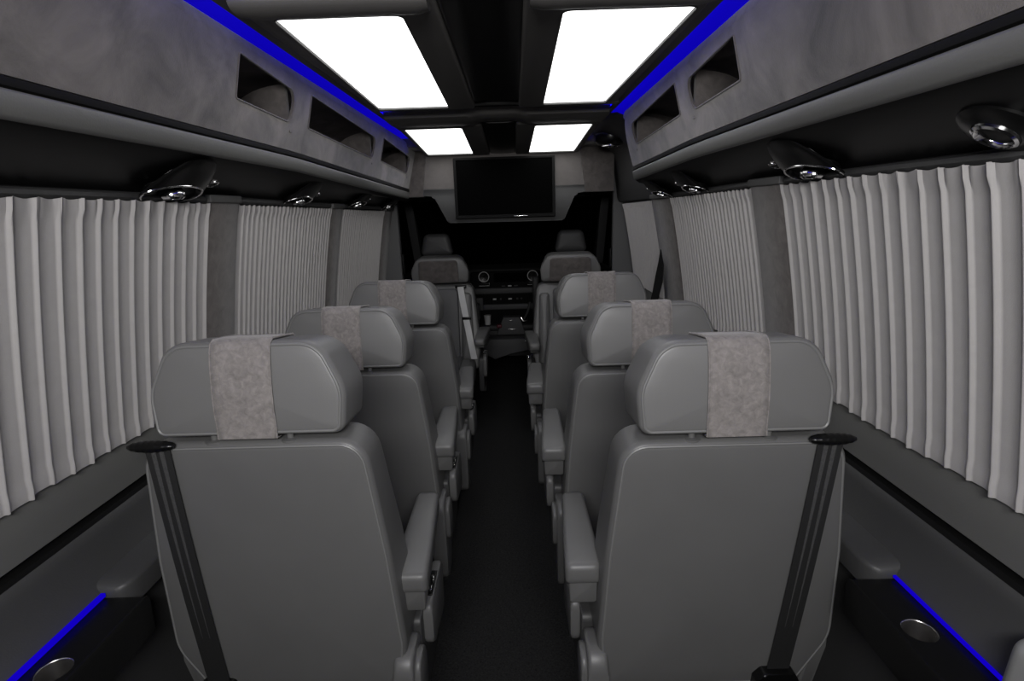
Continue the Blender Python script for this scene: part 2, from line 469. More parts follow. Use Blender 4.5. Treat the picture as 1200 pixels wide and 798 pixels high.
# ------------------------------------------------------------------ ceiling light units
def slope(y): return 1.895 if y < 2.75 else 1.895-.046*(y-2.75)
def light_unit(x0, x1, y0, y1, dx0, dx1, dy0, dy1, label, big):
    """x0..x1 outer frame, d* diffuser rectangle (left edge/right edge taper pairs)"""
    cx_, cy_ = (x0+x1)/2, (y0+y1)/2
    root = empty('ceiling_light', (cx_, cy_, slope(cy_)+.04))
    inv = Matrix.Translation((-cx_, -cy_, -(slope(cy_)+.04)))
    def D(x, y, dz=0): return (x, y, slope(y)+dz)
    r = .03
    outer = rpoly([(x0, y0, r), (x1, y0, r), (x1, y1, .004), (x0, y1, .004)], 5)
    inner = rpoly([(dx0[0], dy0, .018), (dx1[0], dy0, .018), (dx1[1], dy1, .010), (dx0[1], dy1, .010)], 5)
    bm = B()
    rings = [[D(x, y, .045) for x, y in outer], [D(x, y, .012) for x, y in outer], [D(x, y, .004) for x, y in inset(outer, .003)],
             [D(x, y, -.001) for x, y in inset(outer, .010)],
             [D(x, y, -.004) for x, y in inset(inner, -.012)], [D(x, y, -.003) for x, y in inset(inner, -.004)], [D(x, y, .004) for x, y in inner], [D(x, y, .02) for x, y in inner]]
    loft(bm, rings, False, False)
    a = obj('frame', bm, 'frame', None, 50)
    bm = B(); tube(bm, [D(x, y, -.0025) for x, y in inset(inner, -.002)], .0022, 6, True)
    c = obj('bezel', bm, 'trim', None)
    bm = B(); poly = inset(inner, -.001); v = [bm.verts.new(D(x, y, .003)) for x, y in poly]; v2 = [bm.verts.new(D(x, y, .012)) for x, y in poly]
    bm.faces.new(v); bm.faces.new(v2[::-1])
    for i in range(len(v)): bm.faces.new((v[i-1], v[i], v2[i], v2[i-1]))
    b = obj('diffuser', bm, 'diffuser', None)
    lst = [a, b, c]
    if big:   # padded roll across the near end
        bm = B(); n = 14; xs = [lerp(x0+.012, x1-.012, k/n) for k in range(n+1)]
        rings = []
        for k, x in enumerate(xs):
            e = .75 if k in (0, n) else 1.
            rings.append([(x, y0+.045+.045*e*math.cos(t), 1.893+.0-.018*e*math.sin(t)) for t in [2*PI*i/16 for i in range(16)]])
        loft(bm, rings); lst.append(obj('padded_roll', bm, 'frame', None, 60))
    for o in lst: o.parent = root; o.matrix_parent_inverse = inv
    tag(root, label, 'ceiling light', 'rectangular ceiling light panels')
light_unit(-.474, -.080, 1.12, 2.315, (-.420, -.448), (-.157, -.180), 1.235, 2.262, 'large white ceiling light panel, left one nearest the camera', True)
light_unit(.090, .474, 1.12, 2.315, (.174, .186), (.448, .424), 1.240, 2.262, 'large white ceiling light panel, right one nearest the camera', True)
light_unit(-.490, -.082, 2.745, 3.70, (-.456, -.470), (-.180, -.186), 2.79, 3.635, 'smaller white ceiling light panel above the left of the television', False)
light_unit(.082, .490, 2.745, 3.70, (.176, .168), (.452, .452), 2.79, 3.66, 'smaller white ceiling light panel above the right of the television', False)

# centre strips and cross bar
def sweep_x(name, prof_y, x_of, m, zf):
    pass
bm = B(); rings = []
for j in range(31):
    y = lerp(.9, 2.20, j/30)
    rings.append([(x, y, z) for x, z in [(-.088, 1.93), (-.080, 1.905), (-.07, 1.900), (-.03, 1.905), (.03, 1.905), (.082, 1.900), (.092, 1.905), (.096, 1.93)]])
loft(bm, rings, True, True, False); obj(trimname(), bm, 'black', kind='structure')
bm = B(); rings = []
for j in range(11):
    y = lerp(2.74, 3.70, j/10); z0 = slope(y)
    rings.append([(x, y, z+z0) for x, z in [(-.084, .035), (-.078, .010), (-.04, .006), (.04, .006), (.078, .010), (.084, .035)]])
loft(bm, rings, True, True, False); obj(trimname(), bm, 'black', kind='structure')
# crossbars: thin grey edge + dark recess + curved grey bar, dipping under the light units and rising at the middle
def crossbar(prof, m, w=.475):
    bm = B(); rings = []
    n = 48
    for k in range(n+1):
        x = lerp(-w, w, k/n); ax = abs(x-.004)
        up = .016/(1+math.exp((ax-.105)/.010))
        rings.append([(x, y+(.03*up/.016 if y < 2.5 else 0), z+up) for y, z in prof])
    loft(bm, rings, True, True); return obj(trimname(), bm, m, kind='structure')
crossbar([(2.262, 1.893), (2.285, 1.889), (2.305, 1.893), (2.31, 1.915), (2.27, 1.915)], 'trim')
crossbar([(2.44, 1.915), (2.46, 1.890), (2.50, 1.884), (2.60, 1.882), (2.70, 1.886), (2.735, 1.895), (2.74, 1.92)], 'frame')
bm = B(); box(bm, -.50, .50, 2.31, 2.46, 1.925, 1.938); obj(trimname(), bm, 'matte_black', kind='structure')

# ------------------------------------------------------------------ bulkhead with television
YBK = 3.72
bulk = empty('television_bulkhead', (0, YBK, 1.62)); binv = Matrix.Translation((0, -YBK, -1.62))
bm = B(); prism(bm, [(-.545, 1.640), (.555, 1.640), (.535, 1.875), (-.515, 1.875)], YBK, YBK+.03, 'y', .004)
a1 = obj('upper_panel', bm, 'panel')
pl = rpoly([(-.62, 1.648, .005), (-.60, 1.615, .02), (-.462, 1.600, .03), (-.375, 1.428, .02), (.390, 1.424, .02), (.468, 1.592, .03), (.60, 1.618, .02), (.64, 1.648, .005)], 5)
bm = B(); prism(bm, pl, YBK-.015, YBK+.06, 'y', .006); a2 = obj('lower_panel', bm, 'lower')
sp2 = []
for s in (-1, 1):
    bm = B(); prism(bm, [(s*.53, 1.60), (s*.72, 1.60), (s*.72, 1.92), (s*.49, 1.92)], YBK-.02, YBK+.04, 'y', .01)
    sp2.append(obj('side_panel', bm, 'suede'))
for o in [a1, a2]+sp2: o.parent = bulk; o.matrix_parent_inverse = binv
tag(bulk, 'grey suede and leather bulkhead across the front, holding the television', 'bulkhead')

tv = empty('television', (.005, 3.64, 1.64)); tinv = Matrix.Translation((-.005, -3.64, -1.64))
bm = B(); box(bm, -.319, .331, 3.655, 3.703, 1.452, 1.832, .006); t1 = obj('casing', bm, 'satin')
bm = B(); 
po = rpoly([(-.319, 1.452, .008), (.331, 1.452, .008), (.331, 1.832, .008), (-.319, 1.832, .008)], 4)
pi_ = rpoly([(-.300, 1.474, .002), (.312, 1.474, .002), (.312, 1.817, .002), (-.300, 1.817, .002)], 4)
loft(bm, [xz(po, 3.66), xz(po, 3.650), xz(inset(po, .003), 3.646), xz(inset(pi_, -.002), 3.646), xz(pi_, 3.652), xz(pi_, 3.66)], False, False)
t2 = obj('bezel', bm, 'matte_black', None, 50)
bm = B(); box(bm, -.301, .313, 3.651, 3.656, 1.473, 1.818); t3 = obj('screen', bm, 'tvglass')
bm = B(); box(bm, .06, .15, 3.6445, 3.6465, 1.460, 1.464, .001); t4 = obj('bezel_glint', bm, 'chrome')  # bright strip put in for the highlight on the lower bezel
for o in (t1, t2, t3, t4): o.parent = tv; o.matrix_parent_inverse = tinv
tag(tv, 'flat black wide television hanging at the front between the ceiling and the cab', 'television')

# ------------------------------------------------------------------ air vent pods
def ell(cx_, cy_, cz, ax, ay, n=28, tilt=0.):
    return [(cx_+ax*math.cos(2*PI*k/n), cy_+ay*math.sin(2*PI*k/n), cz+tilt*ax*math.cos(2*PI*k/n)) for k in range(n)]
def make_pod(s):
    root = empty('air_vent_pod')
    bm = B()
    # local: x outward(+)=toward wall, origin at opening centre
    def e(dx, dz, ax, ay, tilt): return [(s*p[0], p[1], p[2]) for p in ell(dx, 0, dz, ax, ay, 32, tilt)]
    rings = [e(-.066, .052, .030, .070, -.55), e(-.046, .036, .046, .088, -.55), e(-.022, .016, .052, .104, -.48), e(-.004, .000, .048, .108, -.42), e(.0, -.006, .045, .105, -.42), e(0, -.003, .039, .098, -.42), e(0, .014, .034, .090, -.42)]
    loft(bm, rings); obj('housing', bm, 'black', root, 50)
    bm = B(); tube(bm, e(0, -.0062, .0425, .1025, -.42), .0028, 8, True); obj('rim', bm, 'chrome', root)
    bm = B()
    lathe(bm, [(.006, .018), (.022, .012), (.028, .0), (.027, -.010), (.021, -.015), (.0165, -.011), (.015, -.002), (.004, -.001)], (s*.002, .0, -.002), 'z', 20)
    noz = obj('nozzle', bm, 'chrome', root, 35)
    bm = B()
    for k in range(3):
        a = k*PI/3
        c, d = math.cos(a)*.017, math.sin(a)*.017
        tube(bm, [(s*.002-c, -d, -.016), (s*.002+c, d, -.016)], .0022, 6)
    obj('fin', bm, 'chrome', noz)
    bm = B(); tube(bm, [(s*(-.030+.012*math.cos(t)), .128+.018*math.sin(t), .022-.006*math.cos(t)) for t in [2*PI*k/18 for k in range(18)]], .0022, 6, True)
    rl = obj('reading_lamp', bm, 'chrome', root)
    bm = B(); lathe(bm, [(.004, .004), (.012, .003), (.013, .012), (.003, .013)], (s*-.030, .128, .020), 'z', 16)
    obj('lens', bm, 'steel', rl)
    return root
podL, podR = make_pod(-1), make_pod(1)
plabel = {-1: ['black air vent pod with chrome rim above the left curtain nearest the camera', 'black air vent pod above the middle curtain of the left wall',
               'black air vent pod above the second pillar of the left wall', 'black air vent pod above the farthest pillar on the left, by the cab'],
          1: ['black air vent pod with shiny chrome nozzle above the right curtain nearest the camera', 'black air vent pod above the middle curtain of the right wall',
              'black air vent pod at the far end of the right luggage shelf']}
for s, proto, sp_ in ((-1, podL, [(.742, 1.33, 1.566), (.752, 2.12, 1.560), (.748, 2.90, 1.554), (.748, 3.60, 1.545)]), (1, podR, [(.748, 1.31, 1.566), (.752, 2.15, 1.558), (.745, 2.60, 1.552)])):
    for i, (x, y, z) in enumerate(sp_):
        o = proto if i == 0 else copy_tree(proto)
        o.location = (s*x, y, z); tag(o, plabel[s][i], 'air vent', 'ceiling air vent pods')
# round spot lights near the camera
for s, (x, y, z) in ((1, (.730, .80, 1.585)), (-1, (.722, .76, 1.590))):
    root = empty('spot_light', (s*x, y, z))
    ang = math.atan2(.085, .14)
    bm = B(); lathe(bm, [(.012, .03), (.055, .012), (.055, .002), (.046, -.003), (.031, -.006), (.028, -.002), (.01, -.002)], (0, 0, 0), 'z', 36); h = obj('housing', bm, 'black', root, 50)
    bm = B(); lathe(bm, [(.026, -.003), (.0305, -.006), (.030, -.010), (.026, -.012), (.022, -.009), (.021, -.004)], (0, 0, 0), 'z', 36); r_ = obj('chrome_rim', bm, 'chrome', root, 50)
    bm = B(); lathe(bm, [(.001, -.006), (.010, -.0065), (.0215, -.005), (.022, -.003), (.001, -.002)], (0, 0, 0), 'z', 30); l_ = obj('lens', bm, 'satin', root, 50)
    for o in (h, r_, l_): o.rotation_euler = (0, s*ang, 0)
    tag(root, 'round chrome-ringed spot light in the black panel, upper %s, nearest the camera' % ('right' if s > 0 else 'left'), 'spot light')
# small downlight right of the television
root = empty('spot_light', (.625, 3.30, 1.855))
bm = B(); lathe(bm, [(.02, .05), (.085, .05), (.088, .01), (.075, -.006), (.05, -.012), (.045, 0), (.01, 0)], (0, 0, 0), 'z', 32); obj('housing', bm, 'black', root, 50)
bm = B(); lathe(bm, [(.040, 0), (.050, -.012), (.050, -.018), (.042, -.020), (.036, -.01)], (0, 0, 0), 'z', 32); obj('chrome_rim', bm, 'chrome', root, 50)
bm = B(); lathe(bm, [(.002, -.02), (.02, -.018), (.034, -.006), (.002, 0)], (0, 0, 0), 'z', 24); obj('lens', bm, 'steel', root, 50)
tag(root, 'small black and chrome spot light on the ceiling right of the television', 'spot light')

# right wall ahead of the shelf: padded panel over the small curtain
bm = B(); rings = []
for y in (2.70, 2.72, 3.0, 3.4, 3.70, 3.84):
    e = .03 if y in (2.70,) else 0
    rings.append([(x+e, y, z) for x, z in [(.52, 1.925), (.57, 1.905), (.66, 1.87), (.715, 1.83), (.738, 1.76), (.752, 1.66), (.765, 1.56), (.775, 1.535), (.80, 1.525)]])
loft(bm, rings, False, False, False); obj(trimname(), bm, 'trim_dark', kind='structure')
# left ceiling corner ahead
bm = B(); box(bm, -.62, -.50, 3.45, 3.72, 1.88, 1.935, .01); obj(trimname(), bm, 'suede', kind='structure')
bm = B(); box(bm, .50, .62, 3.42, 3.72, 1.88, 1.935, .01); obj(trimname(), bm, 'suede', kind='structure')

# ------------------------------------------------------------------ side consoles with cup holder
def console(s):
    side = 'left' if s < 0 else 'right'
    root = empty('side_console', (s*.78, .8, .735)); inv = Matrix.Translation((-s*.78, -.8, -.735))
    # top with round hole
    cyh = .845 if s > 0 else .80
    def mp(u, v, w): return (s*(.825-v), u, .735+w-.003)
    hole = [(cyh+0.029*math.cos(2*PI*k/36), .050+.029*math.sin(2*PI*k/36)) for k in range(36)]
    outer = rpoly([(-.2, 0, 0), (.986, 0, 0), (.986, .088, 0), (-.2, .088, 0)])
    a = plate('top', outer, [hole], mp, .006, 'black', None)
    bm = B(); prism(bm, [(s*.737, .737), (s*.732, .728), (s*.735, .66), (s*.824, .66), (s*.824, .655), (s*.728, .655), (s*.726, .73), (s*.731, .738)], -.2, .986, 'y')
    b = obj('front_panel', bm, 'black', None)
    bm = B(); 
    cc = (s*(.825-.050), cyh)
    prof = [(.0285, .7345), (.0275, .7335), (.0272, .732), (.026, .674), (.025, .668), (.002, .667)]
    rings = [[(cc[0]+r*math.cos(2*PI*k/36), cc[1]+r*math.sin(2*PI*k/36), z) for k in range(36)] for r, z in [(.028, .664)]+[(.0285, .70)]+prof]
    loft(bm, rings, False, True)
    c = obj('cup_holder', bm, 'steel', None, 40)
    for o in (a, b, c): o.parent = root; o.matrix_parent_inverse = inv
    tag(root, 'glossy black side console with steel cup holder on the %s wall' % side, 'console')
    w = .008 if s < 0 else .005
    bm = B(); box(bm, *sorted((s*(.825-w), s*.826)), -.2, .985, .7395, .7395+w); o = obj('led_strip', bm, 'led_line')
    tag(o, 'blue LED line along the back of the black side console, %s wall' % side, 'light strip', 'blue console LED lines')
    # padded arm ledge beyond the console
    bm = B()
    yl = [.972, .976, .985, 1.0, 1.02, 1.035]
    sec = lambda x0, zt: rpoly([(s*.832, .70, .002), (s*x0, .70, .004), (s*x0, zt, .010), (s*.845, zt+.012, .004)], 4)
    rings = []
    for y, x0, zt in ((.988, .812, .735), (.990, .800, .746), (.996, .790, .752), (1.008, .781, .755), (1.022, .777, .756), (1.035, .776, .756), (1.8, .776, .756), (3.7, .776, .756)):
        rings.append([(p[0], y, p[1]) for p in sec(x0, zt)])
    loft(bm, rings); o = obj('arm_ledge', bm, 'lower', None, 50)
    tag(o, 'grey padded ledge with rounded end along the %s wall beyond the cup holder' % side, 'ledge')
console(-1); console(1)
# pale pad in the bottom right corner
bm = B(); puff(bm, rpoly([(.772, .742, .02), (.845, .742, .02), (.845, .870, .03), (.784, .860, .03)], 5), .42, .70, .026, .004)
o = obj('corner_cushion', bm, 'pad'); tag(o, 'pale grey padded cushion corner at the bottom right edge of the photo', 'cushion')

# ------------------------------------------------------------------ passenger seats
def bezpts(n, a, b): return [a+(b-a)*i/n for i in range(n+1)]
HB, HT = .990, 1.188     # headrest bottom / top
def make_seat(s, lift=0., rear_view=True):
    """s=-1: aisle on local +x (left seats); s=+1: aisle on local -x. rear face at local y=0, seat faces +y"""
    root = empty('passenger_seat'); A = -s       # aisle direction
    O = s                                        # outer direction
    # headrest
    ho = rpoly([(-.194, HB, .025), (.194, HB, .025), (.203, HB+.095, .10), (.156, HT, .066), (-.156, HT, .066), (-.203, HB+.095, .10)], 8)
    bm = B(); puff(bm, ho, 0., .125, .016, .007, .02)
    hr = obj('headrest', bm, 'head', root, 70)
    bm = B(); tube(bm, xz(inset(ho, .009), .0015), .0030, 6, True)
    obj('piping', bm, 'stitch', hr)
    # suede band wrapping over the headrest
    bm = B(); rings = []
    for k in range(9):
        x = lerp(-.062, .060, k/8)
        prof = [(.02, HB-.004), (-.0035, HB-.001), (-.0035, HB+.02), (-.0090, HB+.06), (-.0100, HB+.10), (-.0080, HT-.045), (-.0040, HT-.018), (.002, HT-.004), (.014, HT+.003), (.06, HT+.004), (.11, HT+.003), (.125, HT-.006), (.136, HT-.03), (.148, HT-.08), (.146, HB+.05), (.13, HB+.01)]
        xx = x*(1.0+.0*k)
        rings.append([(xx, y, z) for y, z in prof])
    loft(bm, rings, False, False, False)
    sb = obj('suede_band', bm, 'suede_band', hr, 70)
    sol = sb.modifiers.new('s', 'SOLIDIFY'); sol.thickness = .003; sol.offset = 0
    for x in (-.0615, .0595):
        bm = B(); tube(bm, [(x, y-.0015 if y < .01 else y, z+(.0015 if z > HT else 0)) for y, z in prof[1:13]], .0016, 6)
        obj('band_seam', bm, 'suede_band', hr)
    # front suede patch (seen on the rear-facing seats)
    bm = B(); puff(bm, rpoly([(-.135, HB+.005, .02), (.145, HB+.005, .02), (.138, HT-.016, .02), (-.128, HT-.016, .02)], 4), .126, .158, .01, .006)
    obj('suede_patch', bm, 'suede', hr, 70)
    for x in (-.085, .075):
        bm = B(); lathe(bm, [(.012, -.012), (.013, .0), (.019, .002), (.019, .006), (.012, .008), (.007, .008), (.007, .05), (.001, .05)], (x, .022, HB-.019), 'z', 18)
        obj('headrest_post', bm, 'leather', root)
    # backrest
    BT = .978
    bo = [(A*x, z, r) for x, z, r in ((-.200, .37, .05), (.262, .37, .03), (.276, .50, .10), (.262, .72, .2), (.234, BT, .060), (-.234, BT, .060), (-.262, .72, .2), (-.272, .50, .12))]
    bo = rpoly(bo if A > 0 else bo[::-1], 6)
    bm = B(); puff(bm, bo, 0., lambda z: .115+.07*max(0, (BT-z)/.6), .018, .008, .0)
    br = obj('backrest', bm, 'leather', root, 70)
    bm = B(); tube(bm, xz(inset(bo, .011), .0020), .0028, 6, True)
    obj('piping', bm, 'stitch', br)
    fy = lambda z: .116+.07*max(0, (BT-z)/.6)
    # front bolsters and insert
    bm = B(); puff(bm, rpoly([(-.13, .42, .03), (.13, .42, .03), (.125, BT-.03, .03), (-.125, BT-.03, .03)], 4), lambda z: fy(z)-.01, lambda z: fy(z)+.012, .01, .0, .006)
    obj('insert_panel', bm, 'leather_dark', br, 60)
    for q in (-1, 1):
        bm = B(); puff(bm, rpoly([(q*.140, .44, .02), (q*.235, .44, .03), (q*.222, BT-.06, .03), (q*.150, BT-.06, .02)], 4), lambda z: fy(z)-.02, lambda z: fy(z)+.03, .022, .0, .004)
        obj('bolster', bm, 'leather', br, 60)
    # cushion
    bm = B()
    for q in (0,):
        pl = rpoly([(-.235, .30, .02), (.235, .30, .02), (.245, .455, .05), (-.245, .455, .05)], 5)
        puff(bm, pl, .135, .53, .04, .0, .01)
    cu = obj('seat_cushion', bm, 'leather', root, 60)
    bm = B(); box(bm, -.15, .15, .24, .52, .445, .475, .012); obj('cushion_insert', bm, 'leather_dark', cu, 60)
    # aisle armrest: pad over a shell
    ax = A*.292-(.005 if s < 0 else .014)
    bm = B(); rings = []
    for y, w, zc, h in ((.075, .026, .632, .010), (.077, .035, .632, .020), (.084, .041, .632, .0255), (.095, .0425, .633, .027), (.20, .042, .634, .027), (.35, .037, .632, .026), (.46, .034, .630, .025), (.48, .031, .630, .021), (.487, .022, .630, .012)):
        off = (y-.1)*(-A)*.04-A*.003
        rings.append([(ax+off+p[0], y, zc+p[1]) for p in rpoly([(-w, -h, .008), (w, -h, .008), (w, h, .013), (-w, h, .013)], 4)])
    loft(bm, rings); arm = obj('armrest', bm, 'leather', root, 60)
    bm = B(); rings = []
    for y, w, zb in ((.086, .031, .556), (.090, .034, .552), (.25, .033, .560), (.43, .027, .585)):
        rings.append([(ax-A*.003+(y-.1)*(-A)*.04+p[0], y, p[1]) for p in rpoly([(-w+.002, zb, .006), (w-.002, zb, .006), (w, .606, 0), (-w, .606, 0)], 4)])
    loft(bm, rings); obj('armrest_shell', bm, 'leather', arm, 60)
    bm = B(); lathe(bm, [(.001, -.036), (.012, -.036), (.012, .036), (.001, .036)], (ax, .13, .595), 'x', 16); obj('hinge_pin', bm, 'chrome', arm)
    # recliner cover: rounded vertical capsule at the aisle side with a raised disc
    XO = 0. if s < 0 else -.010
    def cap(x0, x1, y0, y1, z0, z1, rr, bev, name, m, par):
        bm = B(); prism(bm, rpoly([(y0, z0, rr*.6), (y1, z0, rr*.6), (y1, z1, rr), (y0, z1, rr)], 6), min(x0, x1)+XO, max(x0, x1)+XO, 'x', bev, 3)
        return obj(name, bm, m, par, 50)
    rc = cap(A*.242, A*.290, .012, .140, .16, .475, .05, .010, 'recliner_cover', 'leather', root)
    cap(A*.288, A*.304, .030, .120, .31, .450, .04, .006, 'cover_disc', 'leather', rc)
    bm = B(); prism(bm, rpoly([(.165, .38, .03), (.37, .34, .03), (.37, .505, .03), (.165, .505, .03)], 5), min(A*.290, A*.316)+XO, max(A*.290, A*.316)+XO, 'x', .008, 3)
    spn = obj('side_panel', bm, 'leather', root, 50)
    cap(A*.262, A*.292, .13, .36, .24, .49, .02, .004, 'inner_shell', 'trim_dark', spn)
    bm = B(); box(bm, *sorted((A*.296, A*.313)), .20, .30, .503, .509, .002); 
    sw_ = obj('switch_plate', bm, 'black', spn)
    bm = B()
    for k in range(2): box(bm, *sorted((A*.299, A*.309)), .215+.04*k, .235+.04*k, .508, .513, .002)
    obj('switch_button', bm, 'chrome', sw_)
    # outer side recliner cover
    bm = B(); prism(bm, rpoly([(O*.215, .30, .01), (O*.262, .33, .02), (O*.282, .45, .03), (O*.278, .56, .02), (O*.262, .56, .01), (O*.25, .42, .02)], 4), .035, .14, 'y', .006, 2)
    obj('outer_recliner_cover', bm, 'leather', root, 50)
    bm = B(); prism(bm, [(O*.20, .30), (O*.235, .33), (O*.262, .47), (O*.25, .50), (O*.20, .45)], .05, .12, 'y', .003); obj('hinge_mechanism', bm, 'black', root)
    # pedestal
    bm = B()
    for q in (-1, 1):
        box(bm, q*.19-.022, q*.19+.022, .12, .52, .0, .04, .004)
        box(bm, q*.19-.015, q*.19+.015, .16, .20, .03, .31, .003)
        box(bm, q*.19-.015, q*.19+.015, .46, .50, .03, .31, .003)
    box(bm, -.21, .21, .14, .53, .26, .305, .006)
    obj('seat_base', bm, 'matte_black', root)
    # belt guide, belt, retractor
    if rear_view:
        bm = B(); gz = BT+.0; x0, x1 = (O*.155, O*.250) if s < 0 else (O*.148, O*.240)
        rings = []
        for k in range(23):
            t = k/22; x = lerp(x0, x1, t); e = math.sin(PI*min(1, max(0, (t*.96+.02))))**.35
            rb = 1.0 if k % 3 else .92
            rings.append([(x, -.006+.016*e*rb*math.cos(a), gz+.0125*e*rb*math.sin(a)) for a in [2*PI*i/12 for i in range(12)]])
        loft(bm, rings); obj('belt_guide', bm, 'black', root, 40)
        # webbing: from guide down the rear of the backrest
        def web(xt, xb, w, m, name, par, yo=0.):
            bm = B(); rings = []
            for k in range(15):
                t = k/14; z = lerp(gz-.004, .425, t); x = lerp(xt, xb, t)
                y = -.0115-.0045*math.sin(PI*min(1, t*1.0))+.003*(1-t)
                rings.append([(x-w, y-yo, z), (x+w, y-yo, z), (x+w, y+.002-yo, z), (x-w, y+.002-yo, z)])
            loft(bm, rings); return obj(name, bm, m, par)
        bx_ = .176 if s < 0 else .147; XT, XB = O*.190, O*bx_
        sbel = web(XT, XB, .0255, 'belt', 'seat_belt', root)
        for dx in (-.0085, .0085):
            bm = B(); rings = []
            for k in range(12):
                t = k/14; z = lerp(gz-.004, .425, t); x = lerp(XT, XB, t)+dx
                y = -.0125-.0045*math.sin(PI*t)+.003*(1-t); w = .0048*(1-k/11.5)
                rings.append([(x-w, y, z), (x+w, y, z), (x+w, y+.002, z), (x-w, y+.002, z)])
            loft(bm, rings); obj('woven_glare_stripe', bm, 'belt_stripe', sbel)  # lighter weave; the taper shapes in the glare below the guide
        bm = B(); prism(bm, rpoly([(XB-.055, .345, .01), (XB+.05, .345, .01), (XB+.05, .395, .008), (XB+.034, .432, .012), (XB-.038, .432, .012), (XB-.055, .41, .01)], 4), -.030, .035, 'y', .007, 3)
        rt = obj('belt_retractor', bm, 'black', root, 45)
        bm = B(); box(bm, XB-.03, XB+.03, -.034, -.025, .375, .408, .004); obj('retractor_cap', bm, 'satin', rt)
    BT_ = .978
    def walk(o, fn):
        if o.data: 
            for v in o.data.vertices: fn(v)
        for c in [q for q in bpy.data.objects if q.parent == o]: walk(c, fn)
    def f_head(v):
        h = v.co.z-HB; y = v.co.y
        v.co.z -= .13*max(0, y)*max(0, h)/.2; v.co.y += .10*h
        v.co.x *= 1+.35*max(0, min(.12, y))
    def f_back(v): v.co.y += .07*max(0, BT_-v.co.z)
    for c in [q for q in bpy.data.objects if q.parent == root]:
        n = c.name.split('.')[0]
        if n == 'headrest': walk(c, f_head)
        if n in ('backrest', 'seat_belt', 'belt_retractor', 'hinge_mechanism', 'outer_recliner_cover'): walk(c, f_back)
    return root

SL, SR = make_seat(-1), make_seat(1)
SLr, SRr = make_seat(1, rear_view=False), make_seat(-1, rear_view=False)   # rear-facing pair (turned round)
def lift_seat(root, d, la):
    for c in [q for q in bpy.data.objects if q.parent == root]:
        n = c.name.split('.')[0]
        if n in ('headrest', 'headrest_post', 'belt_guide'): c.location.z += d
        if n in ('backrest', 'seat_belt'):
            k = (.978+d-.37)/(.978-.37); c.scale.z = k; c.location.z = .37*(1-k)
        if n in ('armrest', 'recliner_cover', 'side_panel'): c.location.z += la
seats = [
    (SL, -.497, 1.045, .072, .012, 'grey leather seat with suede headrest band, first row, left of the aisle'),
    (SR, .503, 1.045, .048, .013, 'grey leather seat with suede headrest band, first row, right of the aisle'),
    (SL, -.502, 1.70, .022, .05, 'grey leather seat left of the aisle, second row from the camera'),
    (SR, .477, 1.645, .022, .05, 'grey leather seat right of the aisle, second row from the camera'),
    (SL, -.484, 2.37, .024, .03, 'grey leather seat left of the aisle, third row from the camera'),
    (SR, .443, 2.41, .030, .03, 'grey leather seat right of the aisle, third row, in front of the black strap')]
used = set()
for proto, x, y, d, la, lab in seats:
    first = proto.name not in used
    o = copy_tree(proto); used.add(proto.name)
    o.location = (x, y, 0); lift_seat(o, d, la)
    if (y, la) == (1.045, .013):
        for c in [q for q in bpy.data.objects if q.parent == o and q.name.startswith('armrest')]:
            c.rotation_euler.x = -.07; c.location.z += .022; c.location.y -= .044
    tag(o, lab, 'seat', 'forward-facing passenger seats')
def del_tree(o):
    for c in [q for q in bpy.data.objects if q.parent == o]: del_tree(c)
    bpy.data.objects.remove(o)
del_tree(SL); del_tree(SR)
for q in [o for o in bpy.data.objects if o.name.split('.')[0] in ('suede_band', 'band_seam') and o.parent and o.parent.parent in (SLr, SRr)]: bpy.data.objects.remove(q)
lift_seat(SLr, .008, .0); lift_seat(SRr, .02, .0)
SLr.location = (-.488, 4.08, 0); SLr.rotation_euler = (0, 0, PI)
tag(SLr, 'rear-facing grey seat with suede headrest on the left, with a pale belt over its side', 'seat', 'rear-facing passenger seats')
SRr.location = (.440, 3.90, 0); SRr.rotation_euler = (0, 0, PI)
tag(SRr, 'rear-facing grey seat with suede headrest on the right, without a visible belt', 'seat', 'rear-facing passenger seats')
# belt over the left rear-facing seat (aisle side is world +x = local -x)
bm = B(); rings = []
for t in bezpts(12, 0, 1):
    z = lerp(.975, .47, t); x = lerp(-.150, -.235, t**1.1); y = .180+.14*max(0, (.978-z)/.6)+.004; w = .022
    rings.append([(x-w, y, z), (x+w, y, z), (x+w, y+.003, z), (x-w, y+.003, z)])
loft(bm, rings); b_ = obj('seat_belt', bm, 'belt_grey', SLr); b_['label'] = 'pale grey shoulder belt'
bm = B(); box(bm, -.222, -.156, .225, .245, .745, .765, .004); obj('belt_stop', bm, 'black', b_)
bm = B(); box(bm, -.19, -.11, .14, .175, .962, .982, .006); obj('belt_slot', bm, 'black', b_)

# ------------------------------------------------------------------ black strap on the right pillar
bm = B(); rings = []
P = [(.792, 2.78, 1.28), (.800, 2.80, 1.21), (.802, 2.84, 1.12), (.795, 2.87, 1.04), (.780, 2.89, .95), (.75, 2.92, .80)]
W = [.004, .050, .075, .065, .060, .060]
for (x, y, z), w in zip(P, W):
    rings.append([(x, y-w, z), (x+.001, y+w, z+.004), (x+.004, y+w, z+.004), (x+.003, y-w, z)])
loft(bm, rings)
o = obj('belt_strap', bm, 'matte_black', None, 60); tag(o, 'black seat belt strap hanging against the right pillar behind the third seat', 'belt')

